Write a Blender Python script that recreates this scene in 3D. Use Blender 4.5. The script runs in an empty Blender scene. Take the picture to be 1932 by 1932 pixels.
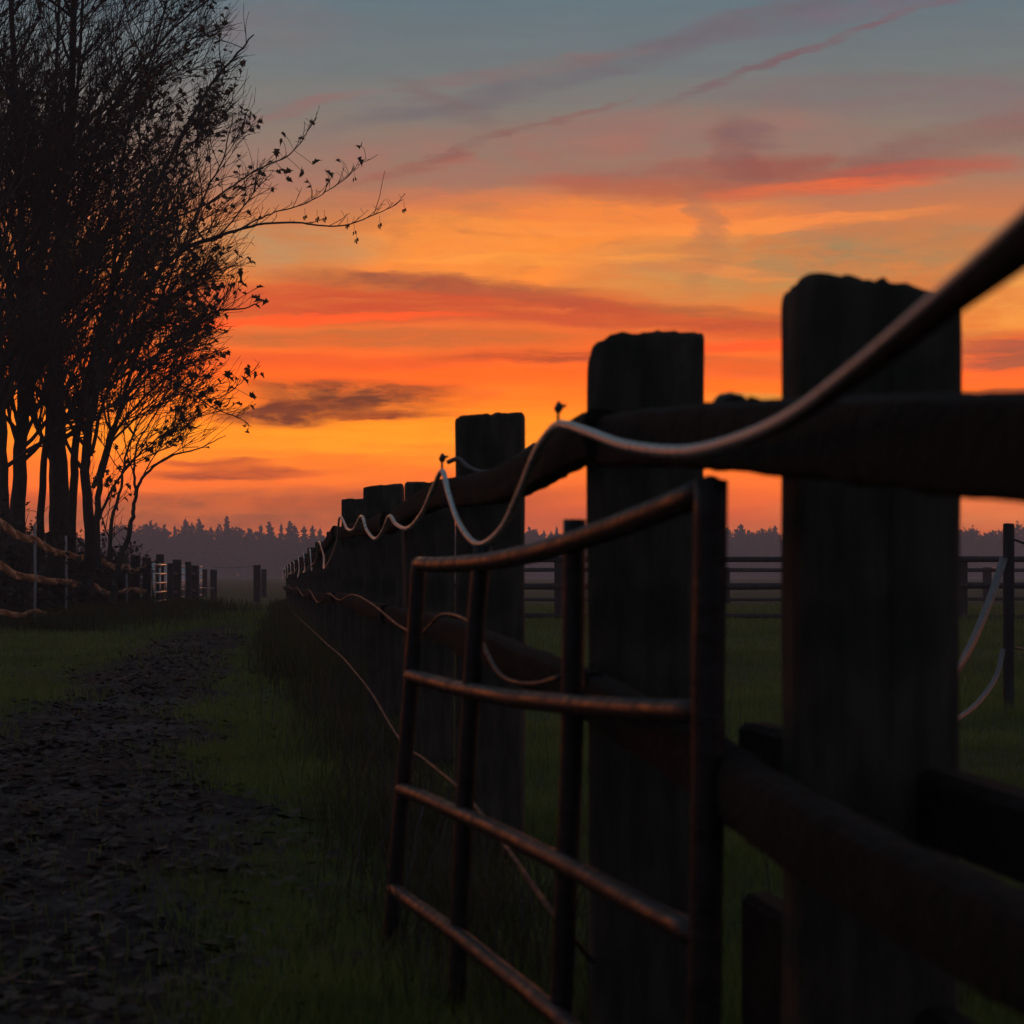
import bpy, math, random
import numpy as np
from mathutils import Vector, Matrix

R = math.radians
scene = bpy.context.scene
C = scene.collection

# ------------------------------------------------------------------ camera
CAM_H = 0.75
F = 4025.0            # focal length in reference pixels (frame 1932 wide)
CX, HZ = 966.0, 1083.0
cam_d = bpy.data.cameras.new('camera')
cam = bpy.data.objects.new('camera', cam_d); C.objects.link(cam)
cam.location = (0, 0, CAM_H)
cam.rotation_euler = (R(90), 0, 0)
cam_d.sensor_fit = 'HORIZONTAL'; cam_d.sensor_width = 24.0; cam_d.lens = 50.0
cam_d.shift_y = (HZ - 966.0) / 1932.0
cam_d.clip_start = 0.05; cam_d.clip_end = 3000
cam_d.dof.use_dof = True
cam_d.dof.focus_distance = 24.0
cam_d.dof.aperture_fstop = 6.7
cam_d.dof.aperture_blades = 7
scene.camera = cam

def at(px, py, d):
    """real-world point that stands d metres ahead of the camera on that sight line"""
    return Vector(((px - CX) / F * d, d, CAM_H + (HZ - py) / F * d))

# ------------------------------------------------------------------ colour helpers
def lin(c):
    out = []
    for v in c[:3]:
        v = v / 255.0
        out.append(v / 12.92 if v <= 0.04045 else ((v + 0.055) / 1.055) ** 2.4)
    return (out[0], out[1], out[2], 1.0)

# ------------------------------------------------------------------ world
SUN_AZ, SUN_EL = R(-4.5), R(2.2)       # azimuth from +Y towards +X
world = bpy.data.worlds.new('World'); scene.world = world
world.use_nodes = True
wt = world.node_tree; wt.nodes.clear()
def wn(t, **k):
    n = wt.nodes.new(t)
    for a, b in k.items(): setattr(n, a, b)
    return n
def put(sock, v):
    if isinstance(v, bpy.types.NodeSocket): wt.links.new(v, sock)
    else: sock.default_value = v
def wm(op, a, b=None, c=None, clamp=False):
    n = wn('ShaderNodeMath', operation=op, use_clamp=clamp)
    put(n.inputs[0], a)
    if b is not None: put(n.inputs[1], b)
    if c is not None: put(n.inputs[2], c)
    return n.outputs[0]
def wmap(v, a, b, c, d, smooth=False):
    n = wn('ShaderNodeMapRange', interpolation_type='SMOOTHSTEP' if smooth else 'LINEAR')
    put(n.inputs[0], v)
    for i, q in enumerate((a, b, c, d)): n.inputs[i + 1].default_value = q
    return n.outputs[0]
def wmix(f, a, b, mode='MIX'):
    n = wn('ShaderNodeMix', data_type='RGBA', blend_type=mode, clamp_factor=True)
    put(n.inputs[0], f); put(n.inputs[6], a); put(n.inputs[7], b)
    return n.outputs[2]
def wcomb(x, y, z):
    n = wn('ShaderNodeCombineXYZ'); put(n.inputs[0], x); put(n.inputs[1], y); put(n.inputs[2], z)
    return n.outputs[0]
def wnoise(vec, scale, detail, rough=0.55):
    n = wn('ShaderNodeTexNoise'); put(n.inputs['Vector'], vec)
    n.inputs['Scale'].default_value = scale; n.inputs['Detail'].default_value = detail
    n.inputs['Roughness'].default_value = rough
    return n

tc = wn('ShaderNodeTexCoord')
sp = wn('ShaderNodeSeparateXYZ'); put(sp.inputs[0], tc.outputs['Generated'])
az = wm('ARCTAN2', sp.outputs[0], sp.outputs[1])
el = wm('ARCSINE', sp.outputs[2])
# gentle turbulence of the sky directions, stretched along the horizon
wv = wnoise(wcomb(wm('MULTIPLY', az, 9.0), wm('MULTIPLY', el, 44.0), 3.1), 1.0, 7.0, 0.68)
ws = wn('ShaderNodeSeparateXYZ'); put(ws.inputs[0], wv.outputs['Color'])
waz = wm('ADD', az, wm('MULTIPLY', wm('SUBTRACT', ws.outputs[0], 0.5), 0.070))
wel = wm('ADD', el, wm('MULTIPLY', wm('SUBTRACT', ws.outputs[1], 0.5), 0.0150))
P = wcomb(waz, wel, 0.0)
streak = wnoise(wcomb(wm('MULTIPLY', waz, 16.0), wm('MULTIPLY', wel, 190.0), 7.7), 1.0, 6.0, 0.62).outputs['Fac']
smod = wmap(streak, 0.32, 0.68, 0.28, 1.28)
soft = wnoise(wcomb(wm('MULTIPLY', waz, 30.0), wm('MULTIPLY', wel, 75.0), 1.7), 1.0, 6.0, 0.62).outputs['Fac']
fmod = wmap(soft, 0.32, 0.68, 0.22, 1.32)

# clear-air gradient of the afterglow side
ELMAX = 0.60
def elpos(py): return max(0.0, math.atan((HZ - py) / F)) / ELMAX
stops = [(1083, (206, 110, 84)), (985, (228, 116, 78)), (940, (246, 116, 44)), (885, (255, 130, 20)), (832, (255, 150, 4)),
         (765, (255, 132, 6)), (705, (255, 108, 26)), (625, (226, 112, 52)), (520, (222, 128, 68)), (420, (206, 126, 80)),
         (320, (158, 124, 108)), (230, (136, 124, 116)), (130, (116, 122, 124)), (0, (100, 118, 128)), (-350, (94, 115, 128)),
         (-1200, (94, 115, 130))]
ramp = wn('ShaderNodeValToRGB')
cr = ramp.color_ramp
for i, (py, c) in enumerate(stops):
    if i < 2: e = cr.elements[i]
    else: e = cr.elements.new(0.99)
    e.position = elpos(py) if py > -1000 else 1.0; e.color = lin(c)
put(ramp.inputs[0], wmap(wel, 0.0, ELMAX, 0.0, 1.0))
sky = ramp.outputs[0]
# high sky runs on to a slate zenith, brightened to light the grass
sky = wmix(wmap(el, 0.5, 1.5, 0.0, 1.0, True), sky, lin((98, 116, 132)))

def blob(px, py, rx, ry, ang, col, k, mod=None):
    """one cloud or glow: an uneven ellipse of sky directions"""
    global sky
    a0, e0 = math.atan((px - CX) / F), math.atan((HZ - py) / F)
    sx, sy, ca, sa = F / (rx * 1.5), F / (ry * 1.5), math.cos(R(ang)), math.sin(R(ang))
    def axis(A, B):
        C0 = -(a0 * A + e0 * B)
        if abs(A) < 1e-6: return wm('MULTIPLY_ADD', wel, B, C0)
        t = wm('MULTIPLY_ADD', waz, A, C0)
        return t if abs(B) < 1e-6 else wm('MULTIPLY_ADD', wel, B, t)
    a, b = axis(ca * sx, sa * sx), axis(-sa * sy, ca * sy)
    q = wm('MULTIPLY_ADD', b, b, wm('MULTIPLY', a, a))
    f = wmap(q, 0.95, 0.06, 0.0, k, True)
    if mod is not None: f = wm('MULTIPLY', f, mod)
    sky = wmix(f, sky, lin(col))

S_, F_ = smod, fmod
blobs = [
    # broad glows and clear patches
    (800, 832, 520, 44, 0, (255, 158, 2), .75, S_),
    (1060, 455, 380, 84, 2, (255, 148, 58), 1.1, F_), (840, 470, 160, 60, 0, (246, 150, 70), .6, F_),
    (1600, 500, 420, 62, 0, (146, 134, 102), .75, F_), (1890, 590, 170, 55, 25, (232, 160, 82), .85, F_),
    (500, 470, 190, 42, 0, (176, 150, 112), .6, F_), (1350, 545, 260, 30, 0, (205, 148, 84), .5, F_),
    (1870, 965, 330, 36, 0, (255, 150, 112), .7, None), (1120, 965, 330, 34, 0, (246, 108, 52), .5, None),
    (1050, 300, 520, 62, 5, (172, 112, 98), .55, F_), (1150, 395, 430, 26, -3, (236, 126, 72), .55, S_),
    # upper mauve streaks and contrails
    (1250, 92, 540, 20, 14.0, (112, 104, 112), .75, F_), (1700, 22, 330, 16, 9.0, (116, 108, 120), .75, F_),
    (575, 212, 130, 10, 14, (150, 110, 106), .6, F_), (830, 200, 110, 15, -24, (124, 108, 108), .6, F_),
    (1000, 128, 200, 14, 8, (138, 108, 108), .6, F_),
    (920, 266, 215, 6.5, 17, (138, 94, 90), .85, F_), (760, 318, 130, 9, 14, (170, 100, 84), .6, F_),
    (1500, 112, 260, 8, 17.5, (124, 98, 104), .8, F_), (1700, 190, 300, 30, -2, (136, 108, 112), .6, F_),
    (520, 60, 120, 40, 0, (130, 112, 116), .5, F_), (1300, 235, 260, 28, 0, (152, 116, 108), .5, F_),
    # the red-mauve cloud right of the middle
    (1450, 340, 330, 32, 2, (160, 88, 78), .85, F_), (1220, 352, 220, 15, -3, (190, 96, 74), .7, S_),
    (1388, 296, 34, 62, 26, (140, 98, 90), .6, F_), (1440, 334, 130, 22, 6, (156, 88, 76), .55, F_), (1420, 262, 60, 20, -20, (132, 100, 100), .6, F_),
    (1740, 300, 200, 32, 16, (140, 98, 92), .7, F_), (1830, 262, 110, 20, 24, (146, 108, 104), .5, F_), (1700, 340, 190, 18, 4, (192, 92, 72), .8, S_),
    (1570, 364, 190, 14, 2, (242, 110, 60), .75, S_), (1420, 425, 300, 11, 2, (255, 148, 72), .9, S_), (1130, 430, 300, 10, 0, (255, 150, 70), .8, S_),
    (1318, 440, 34, 95, -8, (176, 118, 88), .55, F_), (1380, 515, 120, 9, -6, (232, 140, 78), .7, S_), (1010, 490, 240, 9, 1, (255, 160, 70), .7, S_),
    # the red banks across the middle
    (700, 575, 470, 34, 0, (196, 76, 48), .95, S_), (800, 535, 270, 15, -2, (150, 84, 64), .85, F_), (1000, 560, 220, 14, -8, (172, 84, 60), .7, F_),
    (560, 606, 290, 8, 2, (255, 92, 36), .95, S_), (700, 642, 420, 16, 0, (178, 100, 60), .7, S_), (620, 684, 280, 12, 0, (214, 82, 38), .7, S_),
    (1250, 606, 320, 24, -3.5, (186, 78, 52), .9, S_), (1340, 588, 170, 10, -5, (160, 100, 66), .7, F_), (1080, 672, 230, 11, 0, (160, 68, 48), .85, S_),
    (1400, 652, 200, 9, 1, (255, 86, 32), .8, S_), (1400, 690, 160, 16, 0, (190, 88, 50), .6, S_), (800, 705, 520, 12, 0, (255, 104, 16), .7, S_),
    (1410, 752, 80, 12, 0, (196, 148, 78), .8, F_),
    # dark low clouds at the left
    (668, 745, 185, 30, -1, (104, 56, 40), 1.2, F_), (555, 777, 140, 25, 4, (108, 54, 36), 1.2, F_), (735, 784, 130, 9, 1, (136, 62, 34), .95, F_),
    (540, 740, 90, 7, 0, (214, 118, 44), .6, S_),
    (430, 892, 160, 11, 1, (164, 74, 44), .9, S_), (390, 874, 110, 7, 0, (178, 78, 40), .8, S_),
    (470, 962, 470, 36, 1.5, (162, 90, 70), 1.0, F_), (760, 945, 300, 16, 2, (190, 90, 48), .6, S_), (1080, 975, 200, 14, 0, (206, 96, 64), .6, S_),
    # right edge
    (1900, 676, 190, 34, -2, (164, 84, 76), 1.0, S_), (1890, 726, 190, 10, 3, (255, 104, 52), .95, S_), (1890, 748, 190, 9, 3, (156, 82, 76), .8, S_),
]
sky0 = sky
for b in blobs: blob(*b)
def rest(sky):
    # faint streaks that run on round the whole low sky
    band = wm('MULTIPLY', wmap(el, 0.05, 0.09, 0.0, 1.0, True), wmap(el, 0.13, 0.22, 1.0, 0.0, True))
    sky = wmix(wm('MULTIPLY', band, wmap(streak, 0.52, 0.74, 0.0, 0.32, True)), sky, lin((180, 92, 66)))
    sky = wmix(wm('MULTIPLY', band, wmap(streak, 0.26, 0.46, 0.26, 0.0, True)), sky, lin((255, 140, 66)))
    # the air glows strongest just above the horizon
    gain = wmix(wmap(el, 0.015, 0.20, 0.0, 1.0, True), (1.85, 1.46, 0.45, 1), (1.05, 1.05, 1.02, 1))
    sky = wmix(1.0, sky, gain, 'MULTIPLY')
    fine = wmap(wm('ADD', wm('MULTIPLY', streak, .6), wm('MULTIPLY', soft, .4)), 0.38, 0.62, 0.90, 1.10)
    sky = wmix(wmap(el, .10, .20, 1.0, .30, True), sky, wcomb(fine, wmap(streak, 0.35, 0.65, 0.86, 1.10), fine), 'MULTIPLY')
    # away from the afterglow the slate blue sky is brightened to light the grass
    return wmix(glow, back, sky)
cosd = wm('COSINE', wm('SUBTRACT', az, SUN_AZ))
glow = wmap(cosd, -0.45, 0.93, 0.0, 1.0, True)
nish = wn('ShaderNodeTexSky', sky_type='NISHITA')
nish.sun_disc = False; nish.sun_elevation = SUN_EL; nish.sun_rotation = SUN_AZ
nish.air_density = 1.2; nish.dust_density = 2.0
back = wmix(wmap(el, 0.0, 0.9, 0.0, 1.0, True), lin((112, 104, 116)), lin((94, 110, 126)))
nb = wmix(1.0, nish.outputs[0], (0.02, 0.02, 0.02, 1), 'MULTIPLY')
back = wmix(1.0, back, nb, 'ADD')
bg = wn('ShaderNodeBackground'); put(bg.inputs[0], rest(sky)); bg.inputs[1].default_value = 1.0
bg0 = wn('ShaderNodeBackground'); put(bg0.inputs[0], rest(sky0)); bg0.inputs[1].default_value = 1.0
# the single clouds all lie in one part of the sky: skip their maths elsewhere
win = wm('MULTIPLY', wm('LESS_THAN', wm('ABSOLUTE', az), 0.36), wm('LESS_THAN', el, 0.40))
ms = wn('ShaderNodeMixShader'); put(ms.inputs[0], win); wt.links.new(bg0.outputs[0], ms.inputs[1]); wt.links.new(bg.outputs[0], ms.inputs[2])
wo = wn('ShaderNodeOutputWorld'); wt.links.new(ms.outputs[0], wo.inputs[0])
world.cycles.sampling_method = 'MANUAL'; world.cycles.sample_map_resolution = 1024

# last warm light from just above the horizon
sun_d = bpy.data.lights.new('sun', 'SUN'); sun_d.energy = 0.07; sun_d.angle = R(9.0); sun_d.color = (1.0, 0.50, 0.22)
sun = bpy.data.objects.new('sun', sun_d); C.objects.link(sun)
sdir = Vector((math.sin(SUN_AZ) * math.cos(SUN_EL), math.cos(SUN_AZ) * math.cos(SUN_EL), math.sin(SUN_EL)))
sun.rotation_euler = sdir.to_track_quat('Z', 'Y').to_euler()
sun.location = (-4, 20, 14)

scene.view_settings.view_transform = 'Standard'; scene.view_settings.look = 'None'
scene.view_settings.exposure = 0.0; scene.view_settings.gamma = 1.0
scene.cycles.use_denoising = True
scene.cycles.use_adaptive_sampling = True; scene.cycles.adaptive_threshold = 0.012; scene.cycles.adaptive_min_samples = 16
scene.cycles.max_bounces = 3; scene.cycles.diffuse_bounces = 1; scene.cycles.glossy_bounces = 2
scene.cycles.transmission_bounces = 2; scene.cycles.transparent_max_bounces = 6; scene.cycles.volume_bounces = 0

# ------------------------------------------------------------------ materials
def mat(name, c1, c2, scale=8.0, rough=0.8, stretch=(1, 1, 1), bump=0.0, bscale=None, metal=0.0, spec=0.3, detail=5.0,
        lo=0.35, hi=0.65, transl=0.0, rvar=0.0, third=None):
    m = bpy.data.materials.new(name); m.use_nodes = True
    t = m.node_tree; b = t.nodes['Principled BSDF']
    tcn = t.nodes.new('ShaderNodeTexCoord'); mp = t.nodes.new('ShaderNodeMapping')
    mp.inputs['Scale'].default_value = stretch
    t.links.new(tcn.outputs['Object'], mp.inputs[0])
    n = t.nodes.new('ShaderNodeTexNoise'); n.inputs['Scale'].default_value = scale; n.inputs['Detail'].default_value = detail
    n.inputs['Roughness'].default_value = 0.62
    t.links.new(mp.outputs[0], n.inputs['Vector'])
    r = t.nodes.new('ShaderNodeValToRGB')
    r.color_ramp.elements[0].position = lo; r.color_ramp.elements[0].color = (*c1, 1)
    r.color_ramp.elements[1].position = hi; r.color_ramp.elements[1].color = (*c2, 1)
    t.links.new(n.outputs['Fac'], r.inputs[0])
    col = r.outputs[0]
    if third:
        n3 = t.nodes.new('ShaderNodeTexNoise'); n3.inputs['Scale'].default_value = third[1]; n3.inputs['Detail'].default_value = 4
        t.links.new(tcn.outputs['Object'], n3.inputs['Vector'])
        mr = t.nodes.new('ShaderNodeMapRange'); mr.inputs[1].default_value = third[2]; mr.inputs[2].default_value = third[3]
        t.links.new(n3.outputs['Fac'], mr.inputs[0])
        mx = t.nodes.new('ShaderNodeMix'); mx.data_type = 'RGBA'
        t.links.new(mr.outputs[0], mx.inputs[0]); t.links.new(col, mx.inputs[6]); mx.inputs[7].default_value = (*third[0], 1)
        col = mx.outputs[2]
    t.links.new(col, b.inputs['Base Color'])
    b.inputs['Roughness'].default_value = rough; b.inputs['Metallic'].default_value = metal
    b.inputs['Specular IOR Level'].default_value = spec
    if rvar:
        rr = t.nodes.new('ShaderNodeMapRange'); rr.inputs[1].default_value = .35; rr.inputs[2].default_value = .65
        rr.inputs[3].default_value = rough - rvar; rr.inputs[4].default_value = rough + rvar
        t.links.new(n.outputs['Fac'], rr.inputs[0]); t.links.new(rr.outputs[0], b.inputs['Roughness'])
    if bump:
        n2 = t.nodes.new('ShaderNodeTexNoise'); n2.inputs['Scale'].default_value = bscale or scale * 2; n2.inputs['Detail'].default_value = 6
        t.links.new(mp.outputs[0], n2.inputs['Vector'])
        bp = t.nodes.new('ShaderNodeBump'); bp.inputs['Strength'].default_value = bump; bp.inputs['Distance'].default_value = 0.02
        t.links.new(n2.outputs['Fac'], bp.inputs['Height']); t.links.new(bp.outputs[0], b.inputs['Normal'])
    if transl:
        ad = t.nodes.new('ShaderNodeMixShader'); tr = t.nodes.new('ShaderNodeBsdfTranslucent')
        t.links.new(col, tr.inputs[0]); ad.inputs[0].default_value = transl
        out = t.nodes['Material Output']
        t.links.new(b.outputs[0], ad.inputs[1]); t.links.new(tr.outputs[0], ad.inputs[2]); t.links.new(ad.outputs[0], out.inputs[0])
    return m

M = {}
M['wood'] = mat('weathered_wood', (.036, .030, .026), (.066, .056, .048), 7, .9, (5, 5, .9), .55, 13, spec=.12, third=((.022, .026, .018), 5.0, .52, .68))
M['rail'] = mat('rail_wood', (.009, .007, .0065), (.019, .015, .0135), 9, .94, (2, 2, 2), .5, 30, spec=.12)
M['farwood'] = mat('far_fence_wood', (.034, .029, .030), (.060, .053, .052), 5, .9, (4, 4, .6), spec=.12)
M['cable'] = mat('cable_sheath', (.27, .28, .28), (.37, .38, .38), 25, .30, rvar=.05, spec=.6)
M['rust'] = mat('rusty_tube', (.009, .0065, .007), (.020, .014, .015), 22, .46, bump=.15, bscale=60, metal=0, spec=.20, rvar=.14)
M['galv'] = mat('galvanised_tube', (.35, .35, .36), (.5, .5, .5), 12, .32, metal=.9, spec=.5, rvar=.05)
M['bark'] = mat('bark', (.028, .024, .020), (.060, .052, .043), 9, .92, (6, 6, 1), .7, 12, spec=.15)
M['twig'] = mat('twig_bark', (.030, .024, .020), (.055, .045, .038), 12, .85, spec=.2)
M['leaf'] = mat('dry_leaf', (.060, .034, .016), (.100, .066, .026), 5, .75, transl=.25, spec=.2)
M['litter'] = mat('fallen_leaf', (.016, .010, .009), (.085, .052, .040), 9.0, .72, spec=.12)
M['grass'] = mat('grass_blades', (.085, .108, .024), (.175, .215, .050), .9, .6, transl=.3, spec=.25, lo=.36, hi=.64, third=((.105, .090, .050), 2.3, .52, .75))
M['weed'] = mat('tall_weeds', (.040, .040, .016), (.070, .066, .026), 1.0, .75, transl=.2, spec=.2)
M['ground'] = mat('meadow', (.034, .036, .014), (.060, .068, .022), .8, .95, bump=.8, bscale=22, spec=.1, third=((.050, .040, .024), .35, .5, .75))
M['path'] = mat('trodden_soil', (.017, .0105, .012), (.034, .022, .024), 1.6, .93, bump=.9, bscale=16, spec=.08, rvar=.03, third=((.085, .068, .074), .8, .54, .68))
M['tape'] = mat('fence_tape', (.42, .26, .17), (.54, .35, .24), 30, .5, transl=.5, spec=.3)
M['whitepost'] = mat('white_plastic', (.20, .20, .21), (.27, .27, .28), 8, .55, spec=.3)
M['far'] = mat('far_foliage', (.020, .026, .016), (.045, .055, .030), .3, .95, spec=.05)
M['cord'] = mat('old_cord', (.035, .030, .030), (.06, .05, .05), 20, .6, spec=.3)
M['palet'] = mat('pale_tape', (.10, .088, .092), (.15, .13, .135), 30, .5, transl=.2, spec=.3)
M['plastic'] = mat('black_insulator', (.02, .02, .02), (.035, .035, .035), 10, .45, spec=.4)

# ------------------------------------------------------------------ mesh helpers
class MB:
    def __init__(s): s.v = []; s.f = []
    def tube(s, pts, rad, n=6, cap=True, wob=0.0, rng=None):
        pts = [Vector(p) for p in pts]
        k = len(pts)
        if not hasattr(rad, '__len__'): rad = [rad] * k
        t0 = (pts[1] - pts[0]).normalized()
        ref = Vector((0, 0, 1)) if abs(t0.z) < 0.9 else Vector((1, 0, 0))
        u = t0.cross(ref).normalized()
        base = len(s.v)
        ph = [1 + (rng.uniform(-wob, wob) if wob else 0) for _ in range(n)]
        for i in range(k):
            t = (pts[min(i + 1, k - 1)] - pts[max(i - 1, 0)])
            t = t.normalized() if t.length > 1e-9 else t0
            u = (u - t * u.dot(t)); u = u.normalized() if u.length > 1e-6 else t.orthogonal().normalized()
            w = t.cross(u)
            for j in range(n):
                a = 2 * math.pi * j / n
                r = rad[i] * ph[j] * (1 + (rng.uniform(-wob, wob) * .4 if wob else 0))
                p = pts[i] + u * (math.cos(a) * r) + w * (math.sin(a) * r)
                s.v.append((p.x, p.y, p.z))
        for i in range(k - 1):
            for j in range(n):
                a = base + i * n + j; b = base + i * n + (j + 1) % n
                s.f.append((a, b, b + n, a + n))
        if cap:
            s.f.append(tuple(base + j for j in range(n))[::-1])
            s.f.append(tuple(base + (k - 1) * n + j for j in range(n)))
        return s
    def box(s, c, size, rot=None):
        b = len(s.v)
        for x in (-.5, .5):
            for y in (-.5, .5):
                for z in (-.5, .5):
                    p = Vector((x * size[0], y * size[1], z * size[2]))
                    if rot is not None: p = rot @ p
                    p += Vector(c); s.v.append((p.x, p.y, p.z))
        for q in ((0, 1, 3, 2), (4, 6, 7, 5), (0, 4, 5, 1), (2, 3, 7, 6), (0, 2, 6, 4), (1, 5, 7, 3)):
            s.f.append(tuple(b + i for i in q))
        return s
    def poly(s, pts, faces):
        b = len(s.v); s.v.extend([tuple(p) for p in pts]); s.f.extend([tuple(b + i for i in q) for q in faces]); return s
    def mesh(s, name, m, smooth=False):
        me = bpy.data.meshes.new(name); me.from_pydata(s.v, [], s.f); me.update()
        if smooth: me.polygons.foreach_set('use_smooth', [True] * len(me.polygons))
        me.materials.append(m); return me
    def obj(s, name, m, parent=None, smooth=False):
        return link(name, s.mesh(name, m, smooth), parent)

def link(name, me, parent=None):
    o = bpy.data.objects.new(name, me); C.objects.link(o)
    if parent is not None: o.parent = parent
    return o
def empty(name, label, cat, loc=(0, 0, 0), group=None):
    o = bpy.data.objects.new(name, None); C.objects.link(o); o.location = loc
    o.empty_display_size = .2
    return tag(o, label, cat, group)
def tag(o, label=None, cat=None, group=None, kind=None):
    if label: o['label'] = label
    if cat: o['category'] = cat
    if group: o['group'] = group
    if kind: o['kind'] = kind
    return o
def fast_mesh(name, V, T, m):
    """V (n,3), T (k,3) numpy arrays"""
    me = bpy.data.meshes.new(name)
    me.vertices.add(len(V)); me.vertices.foreach_set('co', np.asarray(V, dtype=np.float32).ravel())
    k = len(T)
    me.loops.add(k * 3); me.loops.foreach_set('vertex_index', np.asarray(T, dtype=np.int32).ravel())
    me.polygons.add(k); me.polygons.foreach_set('loop_start', np.arange(0, k * 3, 3, dtype=np.int32))
    me.update(calc_edges=True); me.validate(); me.materials.append(m)
    return me
def spline(pts, n):
    """Catmull-Rom through pts, n steps a span"""
    pts = [Vector(p) for p in pts]; P_ = [pts[0] * 2 - pts[1]] + pts + [pts[-1] * 2 - pts[-2]]
    out = []
    for i in range(1, len(P_) - 2):
        a, b, c, d = P_[i - 1:i + 3]
        for k in range(n):
            t = k / n
            out.append(.5 * ((2 * b) + (c - a) * t + (2 * a - 5 * b + 4 * c - d) * t * t + (3 * b - a - 3 * c + d) * t ** 3))
    out.append(pts[-1]); return out
def interp(x, tab):
    return float(np.interp(x, [a for a, _ in tab], [b for _, b in tab]))

# ------------------------------------------------------------------ ground and path
XR = [(-6, .3), (0, -.12), (3.5, -.44), (6.5, -.76), (9.5, -1.32), (10.9, -1.53), (13.9, -1.85), (19.2, -2.5), (28, -3.4), (31.5, -3.75)]
XL = [(-6, -1.2), (0, -1.6), (3.5, -1.9), (6.5, -2.15), (10.9, -2.62), (13.9, -2.95), (19.2, -3.56), (28, -4.35), (31.5, -4.1)]
def hills(x, y):
    return .012 * np.sin(x * 1.7 + y * .6) * np.sin(y * 1.1 - x * .4) + .008 * np.sin(x * 4.1 + 1.3) * np.sin(y * 3.3)
def sheet(name, xs, ys, zf, m):
    X, Y = np.meshgrid(xs, ys); Z = zf(X, Y)
    V = np.stack([X, Y, Z], -1).reshape(-1, 3)
    nx, ny = len(xs), len(ys)
    i = np.arange(nx * ny).reshape(ny, nx)
    a, b, c, d = i[:-1, :-1].ravel(), i[:-1, 1:].ravel(), i[1:, 1:].ravel(), i[1:, :-1].ravel()
    T = np.concatenate([np.stack([a, b, c], 1), np.stack([a, c, d], 1)])
    return link(name, fast_mesh(name, V, T, m))
xs = np.concatenate([np.linspace(-650, -40, 30), np.linspace(-38, -10, 20), np.linspace(-9.6, 8, 90), np.linspace(9, 40, 20), np.linspace(50, 650, 30)])
ys = np.concatenate([np.linspace(-50, -4, 12), np.linspace(-3, 20, 120), np.linspace(20.5, 70, 80), np.linspace(75, 680, 60)])
g = sheet('ground', xs, ys, lambda X, Y: hills(X, Y) * np.clip(60 / (np.abs(Y) + 30), 0, 1), M['ground'])
tag(g, kind='structure')
rng = random.Random(5)
# path: a worn strip with a ragged edge, a few millimetres proud of the meadow sheet, with shallow ruts
ny, nx = 260, 22
V = []
for i in range(ny):
    y = -6 + 37.5 * i / (ny - 1)
    l, r = interp(y, XL), interp(y, XR)
    jl = .07 * math.sin(y * 2.3) + .05 * math.sin(y * 5.9 + 1) + rng.uniform(-.03, .03); jr = .06 * math.sin(y * 1.9 + 2) + .05 * math.sin(y * 6.7) + rng.uniform(-.03, .03)
    pinch = min(1.0, (31.6 - y) / 1.5)
    mid = (l + r) / 2; l = mid + (l + jl - mid) * pinch; r = mid + (r + jr - mid) * pinch
    for j in range(nx):
        t = j / (nx - 1); x = l + (r - l) * t
        z = float(hills(x, y)) + .006 + .016 * math.sin(math.pi * t) * (.5 + .5 * math.sin(y * 3.1 + x * 2)) * .8 + .01 * math.sin(math.pi * t) * math.sin(x * 17 + y * 9) * math.sin(y * 7.3)
        if j in (0, nx - 1): z = float(hills(x, y)) - .01
        V.append((x, y, z))
i = np.arange(nx * ny).reshape(ny, nx)
a, b, c, d = i[:-1, :-1].ravel(), i[:-1, 1:].ravel(), i[1:, 1:].ravel(), i[1:, :-1].ravel()
pth = link('path', fast_mesh('path', np.array(V), np.concatenate([np.stack([a, b, c], 1), np.stack([a, c, d], 1)]), M['path']))
tag(pth, kind='structure')

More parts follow.
